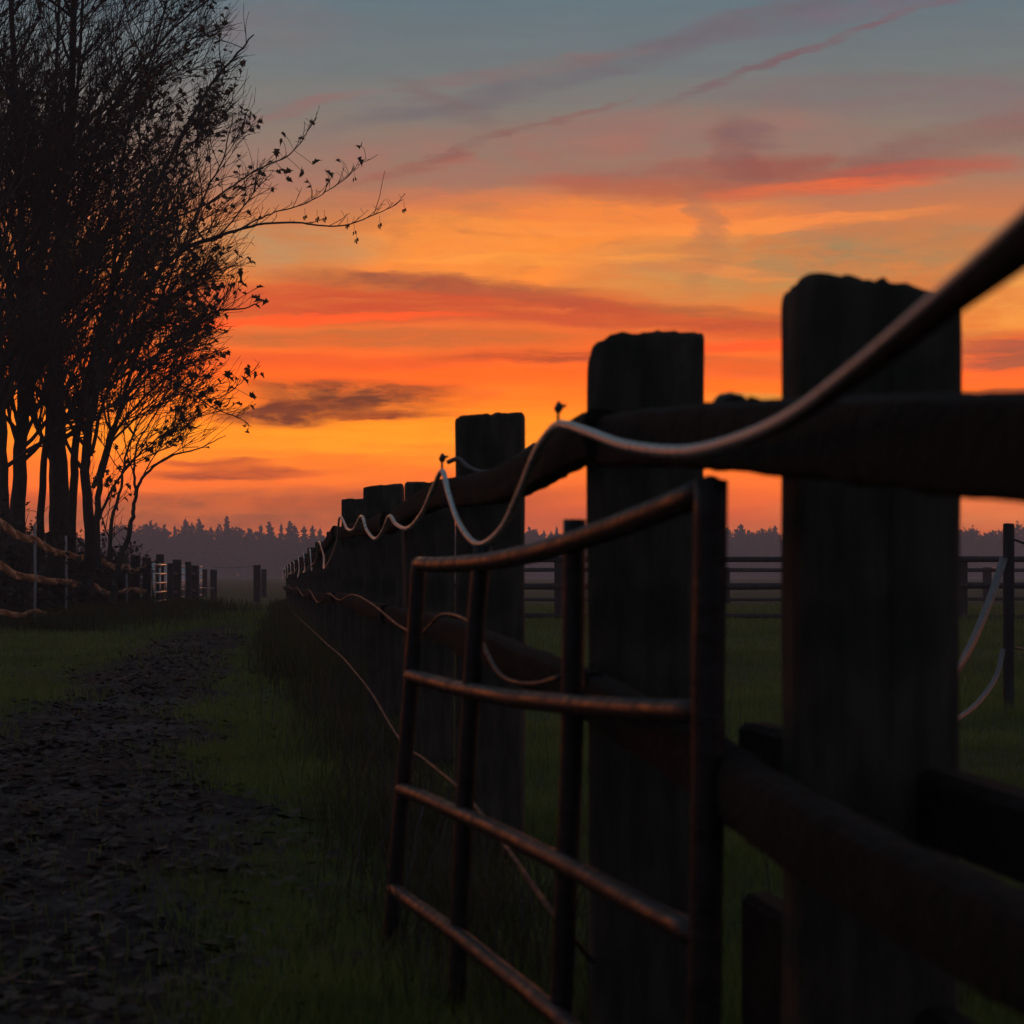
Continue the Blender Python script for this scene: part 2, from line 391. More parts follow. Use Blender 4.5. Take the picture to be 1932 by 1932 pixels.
# ------------------------------------------------------------------ the wooden fence on the right
def fx(d): return .594 - .117 * d         # centre line of the posts at distance d
def post_mesh(name, w, dp, h, seed, top=None, n=40, rows=14, expo=8.0, m=None, sink=.25, bev=.012, chip=1.0):
    rg = random.Random(seed)
    V, Fc = [], []
    ph = [rg.uniform(-1, 1) for _ in range(n)]
    ph = [(ph[j] + .6 * ph[j - 1] + .6 * ph[(j + 1) % n]) / 2.2 for j in range(n)]
    tj = [rg.uniform(-1, 1) * chip for _ in range(n)]
    crack = {rg.randrange(n): rg.uniform(.03, .075) for _ in range(max(2, n // 11))}
    f1, f2 = rg.uniform(0, 6), rg.uniform(0, 6)
    def ring(z, sc, tp=0):
        for j in range(n):
            a = 2 * math.pi * (j + .5) / n
            cc, ss = math.cos(a), math.sin(a)
            q = (abs(cc) ** expo + abs(ss) ** expo) ** (-1 / expo)
            k = q * sc * (1 + .007 * ph[j] + .010 * math.sin(z * 6 + a * 2 + f1) + .008 * math.sin(z * 13 + f2 + a) - crack.get(j, 0) * (.55 + .45 * math.sin(z * 4 + j)))
            x, y = cc * w / 2 * k, ss * dp / 2 * k
            zz = z + (tp and ((top(x / (w / 2)) if top else 0) + .004 * tj[j]))
            V.append((x, y, zz))
    for r in range(rows): ring(-sink + (h - bev + sink) * r / (rows - 1), 1.0, r == rows - 1)
    for zz, sc in ((h - bev * .3, .985), (h, .955), (h + .002, .5)): ring(zz, sc, 1)
    R_ = rows + 3
    for r in range(R_ - 1):
        for j in range(n):
            a = r * n + j; b = r * n + (j + 1) % n
            Fc.append((a, b, b + n, a + n))
    V.append((0, 0, h + .002 + (top(0) if top else 0))); ci = len(V) - 1
    for j in range(n): Fc.append(((R_ - 1) * n + j, (R_ - 1) * n + (j + 1) % n, ci))
    me = bpy.data.meshes.new(name); me.from_pydata(V, [], Fc); me.update()
    me.polygons.foreach_set('use_smooth', [True] * len(me.polygons)); me.set_sharp_from_angle(angle=R(40))
    me.materials.append(m or M['wood']); return me

fence = empty('wooden_fence', 'long dark wooden post and rail fence receding along the right of the path', 'fence', (fx(3.3), 3.3, 0))
F0 = Vector(fence.location)
def part(name, me, parent, world_loc=None, rz=0, rx=0, ry=0):
    o = link(name, me, parent)
    if world_loc is not None: o.location = Vector(world_loc) - Vector(parent.location)
    o.rotation_euler = (rx, ry, rz); return o
def top1(x): return -.006 * (x + 1) - .014 * max(0, x + .1) ** 1.6 - .06 * max(0, -x - .84) + .0012 * math.sin(x * 31)
def top2(x): return -.035 * max(0, -x - .5) - .12 * max(0, -x - .82) - .0015 * math.sin(x * 23)
def top3(x): return .006 * x - (.010 if .55 < x < .64 else 0) - .03 * max(0, -x - .8)
near = [(0.75, .60, .17, 1.12, None, 11), (2.3, .384, .176, 1.064, top1, 1), (3.3, .209, .178, 1.115, top2, 2), (5.6, -.057, .178, 1.165, top3, 3)]
for dd, x, w, h, tp, sd in near:
    part('post', post_mesh('post', w, w * .92, h, sd, tp, n=72, rows=26, chip=.7), fence, (x, dd, 0), rz=R(rng.uniform(-4, 4)), ry=R(rng.uniform(-.4, .4)))
farp = [(7.9, 1.085), (10.05, 1.165), (13.6, 1.225), (17.0, 1.085), (20.0, 1.05), (22.8, 1.03), (26.2, 1.0), (29.8, .985), (33.5, .97), (37.2, .96), (41, .94), (45, .92)]
pm = [post_mesh('post', .18, .17, 1.0, 20 + k, n=28, rows=10) for k in range(3)]
for k, (dd, h) in enumerate(farp):
    if dd < 15: me = post_mesh('post', .182, .165, h, 40 + k, top3 if k == 1 else None, n=32)
    else: me = pm[k % 3]
    o = part('post', me, fence, (fx(dd) + (.02 if k == 0 else 0), dd, 0), rz=R(rng.uniform(-8, 8)), ry=R(rng.uniform(-1.2, 1.2)), rx=R(rng.uniform(-1, 1)))
    if dd > 15: o.scale = (1, 1, h)
# rails: crooked half-round poles nailed to the path side of the posts
def rx_(d): return .504 - .117 * d - .028
upper = [[(.62, .80), (1.22, .823), (1.77, .862), (2.4, .905), (3.05, .938)],
         [(2.9, .942), (3.25, .938), (3.65, .926), (4.2, .922), (4.85, .938), (5.7, .962)],
         [(5.55, .965), (6.7, .958), (8.0, .935)], [(7.9, .945), (9, .95), (10.2, .965)], [(10, .98), (11.8, .985), (13.8, 1.02)], [(13.5, 1.02), (15.2, .965), (17.1, .93)]]
lower = [[(.62, .50), (1.22, .513), (1.6, .515), (2.0, .527), (2.35, .548), (3.1, .575)], [(3.0, .578), (4.5, .600), (5.7, .612)],
         [(5.5, .615), (6.8, .60), (8.0, .598)], [(7.9, .60), (10.2, .60)], [(10, .61), (13.8, .60)], [(13.5, .60), (17.1, .56)]]
for dd, e in zip([17, 20, 22.8, 26.2, 29.8, 33.5, 37.2, 41], [20, 22.8, 26.2, 29.8, 33.5, 37.2, 41, 45]):
    z = interp(dd, [(17, .92), (45, .80)]); upper.append([(dd, z), ((dd + e) / 2, z - .02), (e, z - .01)])
    z = interp(dd, [(17, .55), (45, .45)]); lower.append([(dd, z), (e, z)])
for k, lst in enumerate((upper, lower)):
    for q, pts in enumerate(lst):
        mb = MB(); rr = random.Random(100 * k + q)
        off = -.016 * (q % 2)
        pp = spline([Vector((rx_(d_) + off, d_, z_)) - F0 for d_, z_ in pts], 12 if q < 3 else 6)
        nn = 20 if q < 3 else 10; vs = []; fs = []
        wob = [rr.uniform(-1, 1) for _ in range(nn)]
        for k2, p in enumerate(pp):
            e1, e2 = rr.uniform(-.0016, .0016), rr.uniform(-.0016, .0016)
            for j in range(nn):
                a = 2 * math.pi * (j + .5) / nn; c_, s_ = math.cos(a), math.sin(a)
                q_ = (abs(c_) ** 4 + abs(s_) ** 4) ** -.25
                vs.append(p + Vector((c_ * q_ * .024 + .001 * wob[j], 0, s_ * q_ * .0345 * (1 + .03 * wob[j]) + (e1 if s_ > 0 else e2) + rr.uniform(-.0007, .0007))))
        for k2 in range(len(pp) - 1):
            for j in range(nn): fs.append((k2 * nn + j, k2 * nn + nn + j, k2 * nn + nn + (j + 1) % nn, k2 * nn + (j + 1) % nn))
        fs += [tuple(range(nn)), tuple((len(pp) - 1) * nn + j for j in range(nn))[::-1]]
        o = mb.poly(vs, fs).obj('rail', M['rail'], fence, True); o.data.set_sharp_from_angle(angle=R(35))
# short board ends nailed behind the nearest post on the field side
for z0, z1, d0, d1, t in ((.47, .545, 1.3, 3.0, .05), (.12, .30, 1.3, 2.98, .05), (.62, .845, 2.40, 2.72, .06)):
    a_, b_ = Vector((fx(d0) + .125, d0, (z0 + z1) / 2)), Vector((fx(d1) + .10, d1, (z0 + z1) / 2 + .005))
    mid = (a_ + b_) / 2; ang = math.atan2((b_ - a_).x, (b_ - a_).y)
    mb = MB(); L = (b_ - a_).length; nseg = 8; rr = random.Random(int(z0 * 100))
    ring = []
    for s in range(nseg + 1):
        y = -L / 2 + L * s / nseg
        j = rr.uniform(-.006, .006); hz = (z1 - z0) / 2
        ring.append([(-t / 2, y, -hz + j), (t / 2, y, -hz + j), (t / 2, y, hz - .01 + j), (t / 2 - .01, y, hz + j), (-t / 2 + .01, y, hz + j), (-t / 2, y, hz - .01 + j)])
    Vv = [p for r_ in ring for p in r_]; Ff = []
    for s in range(nseg):
        for j in range(6): Ff.append((s * 6 + j, s * 6 + (j + 1) % 6, s * 6 + 6 + (j + 1) % 6, s * 6 + 6 + j))
    Ff += [tuple(range(6))[::-1], tuple(nseg * 6 + j for j in range(6))]
    mb.poly(Vv, Ff)
    o = mb.obj('board', M['rail'], fence); o.location = mid - F0; o.rotation_euler = (0, 0, -ang)
# insulator pins on the rail
def pin(p, s=1.0):
    mb = MB(); p = Vector(p) - F0
    mb.tube([p, p + Vector((0, 0, .022 * s))], .0022 * s, 8)
    mb.tube([p + Vector((0, 0, .019 * s)), p + Vector((0, 0, .024 * s)), p + Vector((.002, 0, .031 * s)), p + Vector((0, 0, .036 * s))], [.004 * s, .0065 * s, .0055 * s, .001], 8)
    mb.tube([p + Vector((.003, 0, .026 * s)), p + Vector((.012 * s, 0, .030 * s))], [.003 * s, .002 * s], 6)
    mb.obj('insulator', M['plastic'], fence, True)
def cd(px): return 1640.0 / (px - 495.0)
pin(at(1053, 803, 1740 / (1053 - 495))); pin(at(834, 890, 1740 / (834 - 495)), 1.25)
# lump of knotted twine and a splintered chip lying on the rail between the two nearest posts
mb = MB()
c0 = at(1378, 772, 2.2)
for k in range(7):
    rr = random.Random(k + 60); pts = []
    for s in range(11):
        a = s / 10 * math.pi
        pts.append(c0 + Vector((math.cos(a) * .015 * rr.uniform(.8, 1.2), rr.uniform(-.012, .012) + (k - 3) * .004, math.sin(a) * .016 * rr.uniform(.8, 1.1) - .003)))
    mb.tube(pts, .0045, 6)
tag(mb.obj('twine_knot', M['plastic'], None, True), 'small dark lump of twine on the top rail between the two nearest posts', 'twine')
mb = MB(); q0, q1 = at(1412, 752, 2.15), at(1478, 768, 2.1)
mb.poly([q0 + Vector((0, -.01, .002)), q0 + Vector((0, .012, .0)), q0 + Vector((.004, .012, -.018)), q0 + Vector((.004, -.01, -.018)),
         q1 + Vector((0, -.01, 0)), q1 + Vector((0, .01, 0)), q1 + Vector((0, .01, -.006)), q1 + Vector((0, -.01, -.006))],
        [(0, 1, 2, 3), (7, 6, 5, 4), (0, 4, 5, 1), (1, 5, 6, 2), (2, 6, 7, 3), (3, 7, 4, 0)])
tag(mb.obj('wood_chip', M['rail']), 'splintered dark wood chip on the top rail beside the nearest post', 'wood chip')

# ------------------------------------------------------------------ cables draped along the fence
def cable(name, pts, r, label, far=None, m='cable', taper=False):
    W = [at(px, py, cd(px) if d is None else d) for px, py, d in pts]
    if far: W += far
    sp_ = spline(W, 7)
    rr_ = [r * min(1.0, max(.42, p.y / 1.95)) for p in sp_] if taper else r
    o = MB().tube(sp_, rr_, 12).obj(name, M[m], None, True)
    return tag(o, label, 'cable')
top_pts = [(2450, 10, .66), (2150, 200, .80), (1932, 408, .98), (1770, 556, 1.18), (1600, 702, 1.42), (1480, 790, 1.62), (1370, 836, None), (1280, 852, None), (1180, 840, None), (1110, 815, None),
           (1070, 802, None), (1050, 803, None), (1030, 823, None), (1010, 856, None), (980, 930, None), (945, 1000, None), (902, 1027, None), (868, 990, None), (846, 930, None), (834, 889, None),
           (815, 928, None), (795, 970, None), (770, 997, None), (748, 990, None), (735, 974, None), (722, 1002, None), (708, 1017, None), (692, 1000, None), (682, 974, None),
           (668, 998, None), (655, 998, None), (641, 976, None)]
farc = []
rr = random.Random(8)
d0 = cd(641)
for e in (16.5, 19.6, 22.6, 26, 29.6, 33.3, 37, 40.8, 44.8):
    za, zb = interp(d0, [(12, 1.08), (17, .99), (45, .86)]), interp(e, [(12, 1.08), (17, .99), (45, .86)])
    for t in (.25, .5, .75, 1.0):
        d_ = d0 + (e - d0) * t
        farc.append(Vector((.504 - .117 * d_ - .07 - (.03 if t == .5 else 0), d_, za + (zb - za) * t - (4 * t * (1 - t)) * rr.uniform(.16, .26))))
    d0 = e
top_cable = cable('cable', top_pts, .0060, 'pale cable draped in deep swags along the top rail of the wooden fence', farc, taper=True)
dk = [(2450, 10, .66), (2150, 200, .80), (1932, 408, .98), (1770, 556, 1.18), (1600, 702, 1.42), (1480, 790, 1.62), (1370, 836, 1.87), (1280, 852, 2.085)]
dp = []
for px, py, d_ in dk:   # loose black tape that lies along the underside of its nearest stretch
    t = interp(px, [(1280, .0), (1480, .25), (1770, .62), (1932, .85), (2450, 1)])
    dp.append((at(px, py, d_) + Vector((.0085 * t, .008, -.0090 * t)), .0030 + .0085 * t))
sp_ = spline([p for p, _ in dp], 7); rd = list(np.interp(np.linspace(0, 1, len(sp_)), np.linspace(0, 1, len(dp)), [r for _, r in dp]))
o = MB().tube(sp_, rd, 12).obj('tape_wrap', M['rail'], top_cable, True); o['label'] = 'black tape along the underside of the cable'
cable('cable', [(543, 1103, None), (552, 1112, None), (560, 1108, None), (572, 1124, None), (582, 1112, None), (600, 1137, None), (618, 1120, None), (640, 1132, None), (665, 1122, None), (700, 1138, None), (755, 1182, None), (795, 1193, None), (833, 1160, None), (880, 1170, None), (905, 1205, None), (935, 1262, None), (965, 1285, None), (1010, 1290, None), (1062, 1276, 3.0), (1116, 1262, 3.22)],
      .0036, 'thin cable sagging at mid height across the fence posts behind the rusty gate', m='rust')
cable('cable', [(543, 1142, None), (560, 1162, None), (590, 1190, None), (620, 1218, None), (642, 1236, None), (665, 1262, None), (700, 1306, None), (755, 1396, None), (800, 1432, None), (870, 1490, None), (915, 1545, None), (963, 1610, None), (1031, 1707, None), (1090, 1780, 2.95), (1118, 1815, 3.22)],
      .0034, 'lowest thin cable near the ground crossing behind the rusty gate', m='rust')
cable('cord', [(845, 872, 5.42), (865, 866, 5.40), (885, 882, 5.38), (912, 891, 5.36), (950, 883, 5.36), (985, 856, 5.38), (1010, 838, 5.38)], .006, 'thin pale cord hanging in one swag over the flat topped third post', m='palet')

# ------------------------------------------------------------------ rusty gate leaning against the fence
gate = empty('metal_gate', 'rusty tubular metal gate leaning on the path side of the wooden fence', 'gate', (-.24, 4.2, 0))
G0 = Vector(gate.location)
GT = [Vector((.200, 2.15, .835)), Vector((-.184, 4.2, .769))]   # top bar near / far
GB = [Vector((.190, 2.13, .06)), Vector((-.243, 4.2, .012))]   # foot near / far
def gp(t, f):        # t along, f down
    return (GT[0].lerp(GT[1], t)).lerp(GB[0].lerp(GB[1], t), f) - G0
def gate_tube(name, a_, b_, r, bend, sd):
    rr = random.Random(sd); pts = []
    for s in range(9):
        t = s / 8
        pts.append(a_.lerp(b_, t) + Vector((rr.uniform(-.0008, .0008) + (bend if name == 'stile' else 0) * math.sin(math.pi * t), 0, rr.uniform(-.0008, .0008) + (bend if name == 'bar' else 0) * math.sin(math.pi * t))))
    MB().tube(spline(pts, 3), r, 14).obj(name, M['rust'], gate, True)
for k, f in enumerate((0.0, .29, .585, .845)):
    gate_tube('bar', gp(.0, f), gp(1.0, f), .0135 if k else .0145, (-.026, -.014, .010, .012)[k], k)
for k, t in enumerate((0.0, .335, .68, 1.0)):
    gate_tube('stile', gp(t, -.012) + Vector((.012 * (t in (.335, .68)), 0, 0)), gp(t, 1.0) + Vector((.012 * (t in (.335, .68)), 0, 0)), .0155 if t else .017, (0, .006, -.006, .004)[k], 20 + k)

# ------------------------------------------------------------------ far rail fences in the field on the right
def rail_fence(label, d, px0, px1, rails, postpx, topz, w, slope=0.0):
    f = empty('rail_fence', label, 'fence', at(px0, HZ + CAM_H / d * F, d), 'rail fences across the field')
    B = Vector(f.location)
    me = post_mesh('post', w, w, topz, int(d), n=16, rows=4, m=M['farwood'])
    for p in postpx:
        dd = d + slope * (p - px0) / 100
        o = part('post', me, f, ((p - CX) / F * dd, dd + .09, 0), rz=R(rng.uniform(-6, 6)))
    for (z0, th) in rails:
        prev = None
        allp = [px0] + [p for i_, p in enumerate(postpx) if i_ % 2 == 1 and px0 < p < px1] + [px1]
        for a_, b_ in zip(allp[:-1], allp[1:]):
            da, db = d + slope * (a_ - px0) / 100, d + slope * (b_ - px0) / 100
            A, Bq = Vector(((a_ - CX) / F * da, da, z0 + rng.uniform(-.012, .012))), Vector(((b_ - CX) / F * db, db, z0 + rng.uniform(-.012, .012)))
            mb = MB(); pts = spline([A - B, (A + Bq) / 2 - B + Vector((0, 0, rng.uniform(-.012, .012))), Bq - B], 3)
            mb.tube(pts, [th / 2 * rng.uniform(.92, 1.08) for _ in pts], 8, wob=.05, rng=rng).obj('rail', M['farwood'], f, True)
rail_fence('nearer dark rail fence of heavy bars crossing the field behind the posts', 34.5, 700, 2120, [(.98, .09), (.56, .10), (.08, .08)],
           [790, 1057, 1309, 1561, 1815, 2067], .96, .185, -.08)
rail_fence('farther rail fence with thinner bars deeper in the field', 54, 560, 2150, [(.85, .10), (.44, .10), (.10, .09)],
           [620, 870, 1120, 1370, 1620, 1864, 2110], .92, .20, .1)
stf = empty('tape_stake', 'slim dark stake with loose pale tape standing in the field by the right edge', 'fence stake', at(1903, HZ + CAM_H / 11.2 * F, 11.2))
B = Vector(stf.location)
part('stake', post_mesh('stake', .056, .05, 1.012, 77, n=20, rows=8, m=M['farwood'], expo=4, bev=.005), stf, (B.x, B.y, 0))
def ribbon(pts, w, tw, m, parent, name='tape', n=8, flutter=0.0, sd=1, th=.0012):
    rr = random.Random(sd); W = spline([Vector(p) - Vector(parent.location) for p in pts], n); mb = MB(); vs = []; fs = []
    ph = rr.uniform(0, 6)
    for k, p in enumerate(W):
        t = (W[min(k + 1, len(W) - 1)] - W[max(k - 1, 0)]).normalized()
        side = t.cross(Vector((0, 0, 1)));  side = side.normalized() if side.length > 1e-4 else Vector((1, 0, 0))
        up = side.cross(t)
        a = tw(k / (len(W) - 1)) + flutter * math.sin(k * .9 + ph)
        ax = up * math.cos(a) + side * math.sin(a); no = ax.cross(t) * th
        for q in (ax * w / 2 + no, ax * w / 2 - no, -ax * w / 2 - no, -ax * w / 2 + no): vs.append(p + q)
    for k in range(len(W) - 1):
        for j in range(4): fs.append((k * 4 + j, k * 4 + (j + 1) % 4, k * 4 + 4 + (j + 1) % 4, k * 4 + 4 + j))
    fs += [(3, 2, 1, 0), tuple((len(W) - 1) * 4 + j for j in range(4))]
    return mb.poly(vs, fs).obj(name, m, parent, True)
ribbon([at(1894, 1052, 11.15), at(1872, 1120, 10.6), at(1840, 1200, 9.9), at(1815, 1250, 9.3), at(1790, 1285, 8.6), at(1740, 1310, 7.6)], .040, lambda t: 1.35 - 1.5 * t, M['palet'], stf)
ribbon([at(1893, 1224, 11.15), at(1880, 1275, 10.8), at(1850, 1320, 10.2), at(1820, 1347, 9.6), at(1790, 1364, 9.0), at(1740, 1385, 8.2)], .026, lambda t: 1.3 - 1.0 * t, M['palet'], stf)
ribbon([at(1912, 1222, 11.2), at(1960, 1226, 12.2), at(2050, 1215, 14.0)], .012, lambda t: .4, M['palet'], stf)
ribbon([at(1912, 1018, 11.2), at(1960, 1030, 12.2), at(2050, 1020, 14.0)], .012, lambda t: .9, M['farwood'], stf, 'wire')

# ------------------------------------------------------------------ left fence: posts, pale tapes, open gates
def gz(px, d): return Vector(((px - CX) / F * d, d, 0))
lf = empty('tape_fence', 'fence of white stakes with three slack pale tapes in front of the bare trees', 'fence', gz(65, 28))
B = Vector(lf.location)
for px, d, ty in ((65, 28, 988), (124, 31.5, 1010), (238, 38.5, 1068), (-60, 23.0, 930)):
    h = CAM_H + (HZ - ty) / F * d
    mb = MB(); b0 = gz(px, d) - B
    mb.tube([b0 + Vector((0, 0, -.2)), b0 + Vector((.01, 0, h * .5)), b0 + Vector((.004, 0, h - .01)), b0 + Vector((.004, 0, h))], [.019, .018, .017, .010], 8)
    mb.tube([b0 + Vector((.004, -.02, h * .8)), b0 + Vector((.004, -.05, h * .8))], .008, 6)
    mb.obj('stake', M['whitepost'], lf, True)
for px, d, ty, w in ((48, 29.5, 1024, .2), (256, 40.3, 1048, .17)):
    part('post', post_mesh('post', w, w, CAM_H + (HZ - ty) / F * d, int(px), n=20, rows=6, m=M['farwood']), lf, gz(px, d))
dl = lambda px: interp(px, [(-60, 22.9), (65, 27.9), (124, 31.4), (178, 35), (238, 38.4), (275, 40.2)])
tapes = [[(-60, 940), (0, 985), (22, 1003), (45, 1015), (66, 1019), (90, 1035), (108, 1043), (126, 1046), (150, 1052), (178, 1051), (200, 1063), (222, 1072), (236, 1069), (250, 1078), (262, 1075), (275, 1066)],
         [(-60, 1030), (0, 1066), (30, 1085), (66, 1091), (95, 1097), (126, 1098), (150, 1104), (175, 1104), (195, 1117), (215, 1121), (238, 1113), (256, 1113), (275, 1117)],
         [(-60, 1165), (0, 1155), (25, 1160), (45, 1160), (66, 1153), (90, 1160), (126, 1157), (150, 1162), (178, 1161)]]
for k, tp in enumerate(tapes):
    ribbon([at(px, py, dl(px)) for px, py in tp], (.105, .10, .075)[k], lambda t: .35, M['tape'], lf, n=6, flutter=.35, sd=k)
def field_gate(d0, px0, d1, px1, label, nb=6, topz=.93):
    o = empty('field_gate', label, 'gate', gz(px0, d0)); B = Vector(o.location)
    a_, b_ = gz(px0, d0) - B, gz(px1, d1) - B
    for k in range(nb):
        z = .05 + (topz - .05) * k / (nb - 1)
        MB().tube([a_ + Vector((0, 0, z)), a_.lerp(b_, .5) + Vector((0, 0, z - .004)), b_ + Vector((0, 0, z))], .020, 10).obj('bar', M['galv'], o, True)
    for t in (0, .5, 1):
        p = a_.lerp(b_, t); MB().tube([p + Vector((0, 0, .0)), p + Vector((0, 0, topz + .03))], .022, 10).obj('stile', M['galv'], o, True)
field_gate(39.8, 289, 43.0, 313, 'open galvanised six bar gate, nearest of the three by the bare trees')
field_gate(47.6, 340.5, 50.0, 348, 'open galvanised six bar gate, second of the three by the bare trees')
field_gate(52.4, 374.5, 54.0, 380, 'open galvanised six bar gate, farthest of the three by the bare trees')
gf = empty('paddock_fence', 'row of stout wooden posts standing between the open gates', 'fence', gz(277, 41.4)); B = Vector(gf.location)
for k, (px, d, ty, w) in enumerate(((277, 41.4, 1052, .155), (302, 43.4, 1046, .15), (321, 45.6, 1063, .13), (334, 46.8, 1056, .18), (355, 50.2, 1060, .14), (368, 51.6, 1067, .19))):
    part('post', post_mesh('post', w, w, CAM_H + (HZ - ty) / F * d, int(px), n=18, rows=5, m=M['farwood']), gf, gz(px, d))
for (pa, da, pb, db) in ((321, 45.6, 334, 46.8), (355, 50.2, 368, 51.6)):
    for z in (.35, .75):
        MB().tube([gz(pa, da) - B + Vector((0, .0, z)), gz(pb, db) - B + Vector((0, .0, z))], .04, 8).obj('rail', M['farwood'], gf, True)
rf = empty('rope_fence', 'far short posts linked by slack white ropes across the end of the path', 'fence', gz(403, 60)); B = Vector(rf.location)
for k, (px, d, ty, w) in enumerate(((386, 70, 1074, .17), (403, 60, 1075, .18), (485, 57, 1066, .185), (498, 70, 1074, .17))):
    part('post', post_mesh('post', w, w, CAM_H + (HZ - ty) / F * d, int(px), n=18, rows=5, m=M['farwood']), rf, gz(px, d))
for pts in ([at(378, 1071, 54), at(403, 1070, 59.9), at(440, 1071, 58.5), at(485, 1068, 56.9)], [at(378, 1109, 54), at(403, 1110, 59.9), at(430, 1110, 59), at(460, 1106, 58), at(485, 1102, 56.9)]):
    MB().tube([p - B for p in spline(pts, 5)], .011, 6).obj('rope', M['whitepost'], rf, True)

# ------------------------------------------------------------------ maples on the left
PX = F  # reference pixels per (metre / distance)
ENV = [(-400, 320), (-200, 420), (0, 425), (60, 450), (170, 440), (230, 460), (300, 500), (380, 520), (430, 465), (480, 455), (560, 445), (640, 425), (700, 432), (760, 440), (820, 410), (860, 350), (900, 275), (950, 252), (1100, 240)]
def to_px(p): return CX + F * p.x / p.y, HZ - F * (p.z - CAM_H) / p.y
class Tree:
    def __init__(s, seed): s.rg = random.Random(seed); s.trunk = MB(); s.br = MB(); s.tw = MB(); s.leaves = []
def grow(T, p, d, length, r, level, spread=1.0):
    rg = T.rg
    n = 6 if level == 1 else (5 if level == 2 else 4)
    pts = [p]; q = p.copy(); dv = d.normalized(); lim = rg.gauss(-4, 30); cut = False
    for k in range(n):
        dv = (dv + Vector((rg.uniform(-1, 1), rg.uniform(-1, 1), rg.uniform(-1, 1))) * (.13 if level < 3 else .15) + Vector((.035, 0, .05))).normalized()
        q2 = q + dv * (length / n)
        x, y = to_px(q2)
        if x > interp(y, ENV) + min(lim, 48): cut = True; break
        q = q2; pts.append(q)
    if len(pts) < 2: return
    k = len(pts)
    rad = [max(.0034, r * (1 - .72 * i_ / (k - 1))) for i_ in range(k)]
    (T.br if level == 1 else T.tw).tube(pts, rad, 6 if level == 1 else (4 if level == 2 else 3), cap=False)
    if level < 3:
        m = int(length / (.165 if level == 1 else .122)); 
        for j in range(m):
            t = rg.uniform(.18, 1.0); i_ = min(int(t * (k - 1)), k - 2); fpos = t * (k - 1) - i_
            b = pts[i_].lerp(pts[i_ + 1], min(1, fpos)); t_dir = (pts[i_ + 1] - pts[i_]).normalized()
            side = t_dir.cross(Vector((rg.uniform(-1, 1), rg.uniform(-1, 1), rg.uniform(-1, 1)))).normalized()
            nd = t_dir * rg.uniform(.7, 1.1) + side * rg.uniform(.35, .8) + Vector((.14, 0, .22))
            if level == 1: grow(T, b, nd, length * rg.uniform(.28, .55), max(.006, r * .45), 2)
            else: grow(T, b, nd, rg.uniform(.22, .68), .0056, 3)
    if level >= 2:
        for j in range(2):
            if rg.random() < (.35 if cut else .8): T.leaves.append((pts[-1 - j % 2].copy(), dv.copy()))
def stem(T, pxpts, d, r0, r1, dd=None, nb=16, lmin=1.2, lmax=2.6, start=.3, trunk=True, fine=False, right=.55):
    """a main stem through the given sight-line points; d may drift by dd over the stem"""
    rg = T.rg; k = len(pxpts)
    W = spline([at(x, y, d + (dd or 0) * i_ / (k - 1)) for i_, (x, y) in enumerate(pxpts)], 5)
    W = [w + Vector((rg.uniform(-.015, .015), rg.uniform(-.02, .02), 0)) for w in W]
    rad = [r0 + (r1 - r0) * (i_ / (len(W) - 1)) ** .8 for i_ in range(len(W))]
    if trunk: rad[0] *= 1.35; rad[1] *= 1.15
    (T.trunk if trunk else T.br).tube(W, rad, 12 if trunk else 6, cap=False, wob=.05 if trunk else 0, rng=rg)
    for j in range(nb):
        t = start + (1 - start) * (j + rg.random()) / nb
        i_ = min(int(t * (len(W) - 1)), len(W) - 2)
        t_dir = (W[i_ + 1] - W[i_]).normalized()
        sx = 1 if rg.random() < right else -1
        nd = t_dir * rg.uniform(.4, .9) + Vector((sx * rg.uniform(.3, .9), rg.uniform(-.7, .7), rg.uniform(-.1, .5)))
        if fine: grow(T, W[i_], nd, rg.uniform(lmin, lmax), rad[i_] * .6, 2)
        else: grow(T, W[i_], nd, rg.uniform(lmin, lmax) * (1.15 - .5 * t), min(.035, rad[i_] * .55), 1)
    return W
def leaf_shape(fold, curl, seed):
    """five-lobed leaf, folded along the midrib, stalk at the origin, length 1"""
    rr = random.Random(seed)
    half = [(0, .06), (.22, .02), (.46, .10), (.30, .26), (.62, .46), (.34, .52), (.26, .66), (.12, .74), (0, 1.0)]
    V = [(0, .0, 0), (0, .35, 0), (0, .7, -.02), (0, 1.0, -.10 * curl)]; Fc = []
    for sgn in (1, -1):
        b = len(V)
        for x, y in half[1:-1]:
            x *= rr.uniform(.85, 1.1); V.append((sgn * x * math.cos(fold), y, x * math.sin(fold) - curl * .25 * x * x - .1 * curl * y * y))
        q = [(0, b, b + 1), (0, b + 1, b + 2), (0, b + 2, 1), (1, b + 2, b + 3), (1, b + 3, b + 4), (1, b + 4, 2), (2, b + 4, b + 5), (2, b + 5, b + 6), (2, b + 6, 3)]
        Fc += [f if sgn > 0 else f[::-1] for f in q]
    return V, Fc
LS = [leaf_shape(.5, .6, 1), leaf_shape(.9, 1.2, 2), leaf_shape(.2, .3, 3), leaf_shape(1.15, 1.8, 4)]
LM = []
for k, (v, f) in enumerate(LS):
    me = bpy.data.meshes.new('leaf'); me.from_pydata(v, [], f); me.update(); me.materials.append(M['leaf']); LM.append(me)
def leaf_rot(rg, dv):
    z = Vector((dv.x + rg.uniform(-.6, .6), dv.y + rg.uniform(-.9, .9), rg.uniform(-1.0, .35))).normalized()
    q = z.to_track_quat('Y', 'Z').to_matrix()
    return q @ Matrix.Rotation(rg.uniform(-1.2, 1.2), 3, 'Y')
def clump(p):  # leaves still hang on in patches
    return math.sin(p.x * 2.1 + 1.0) + math.sin(p.z * 1.9 + p.y * .7) + math.sin(p.x * 4.7 - p.z * 3.9) * .7
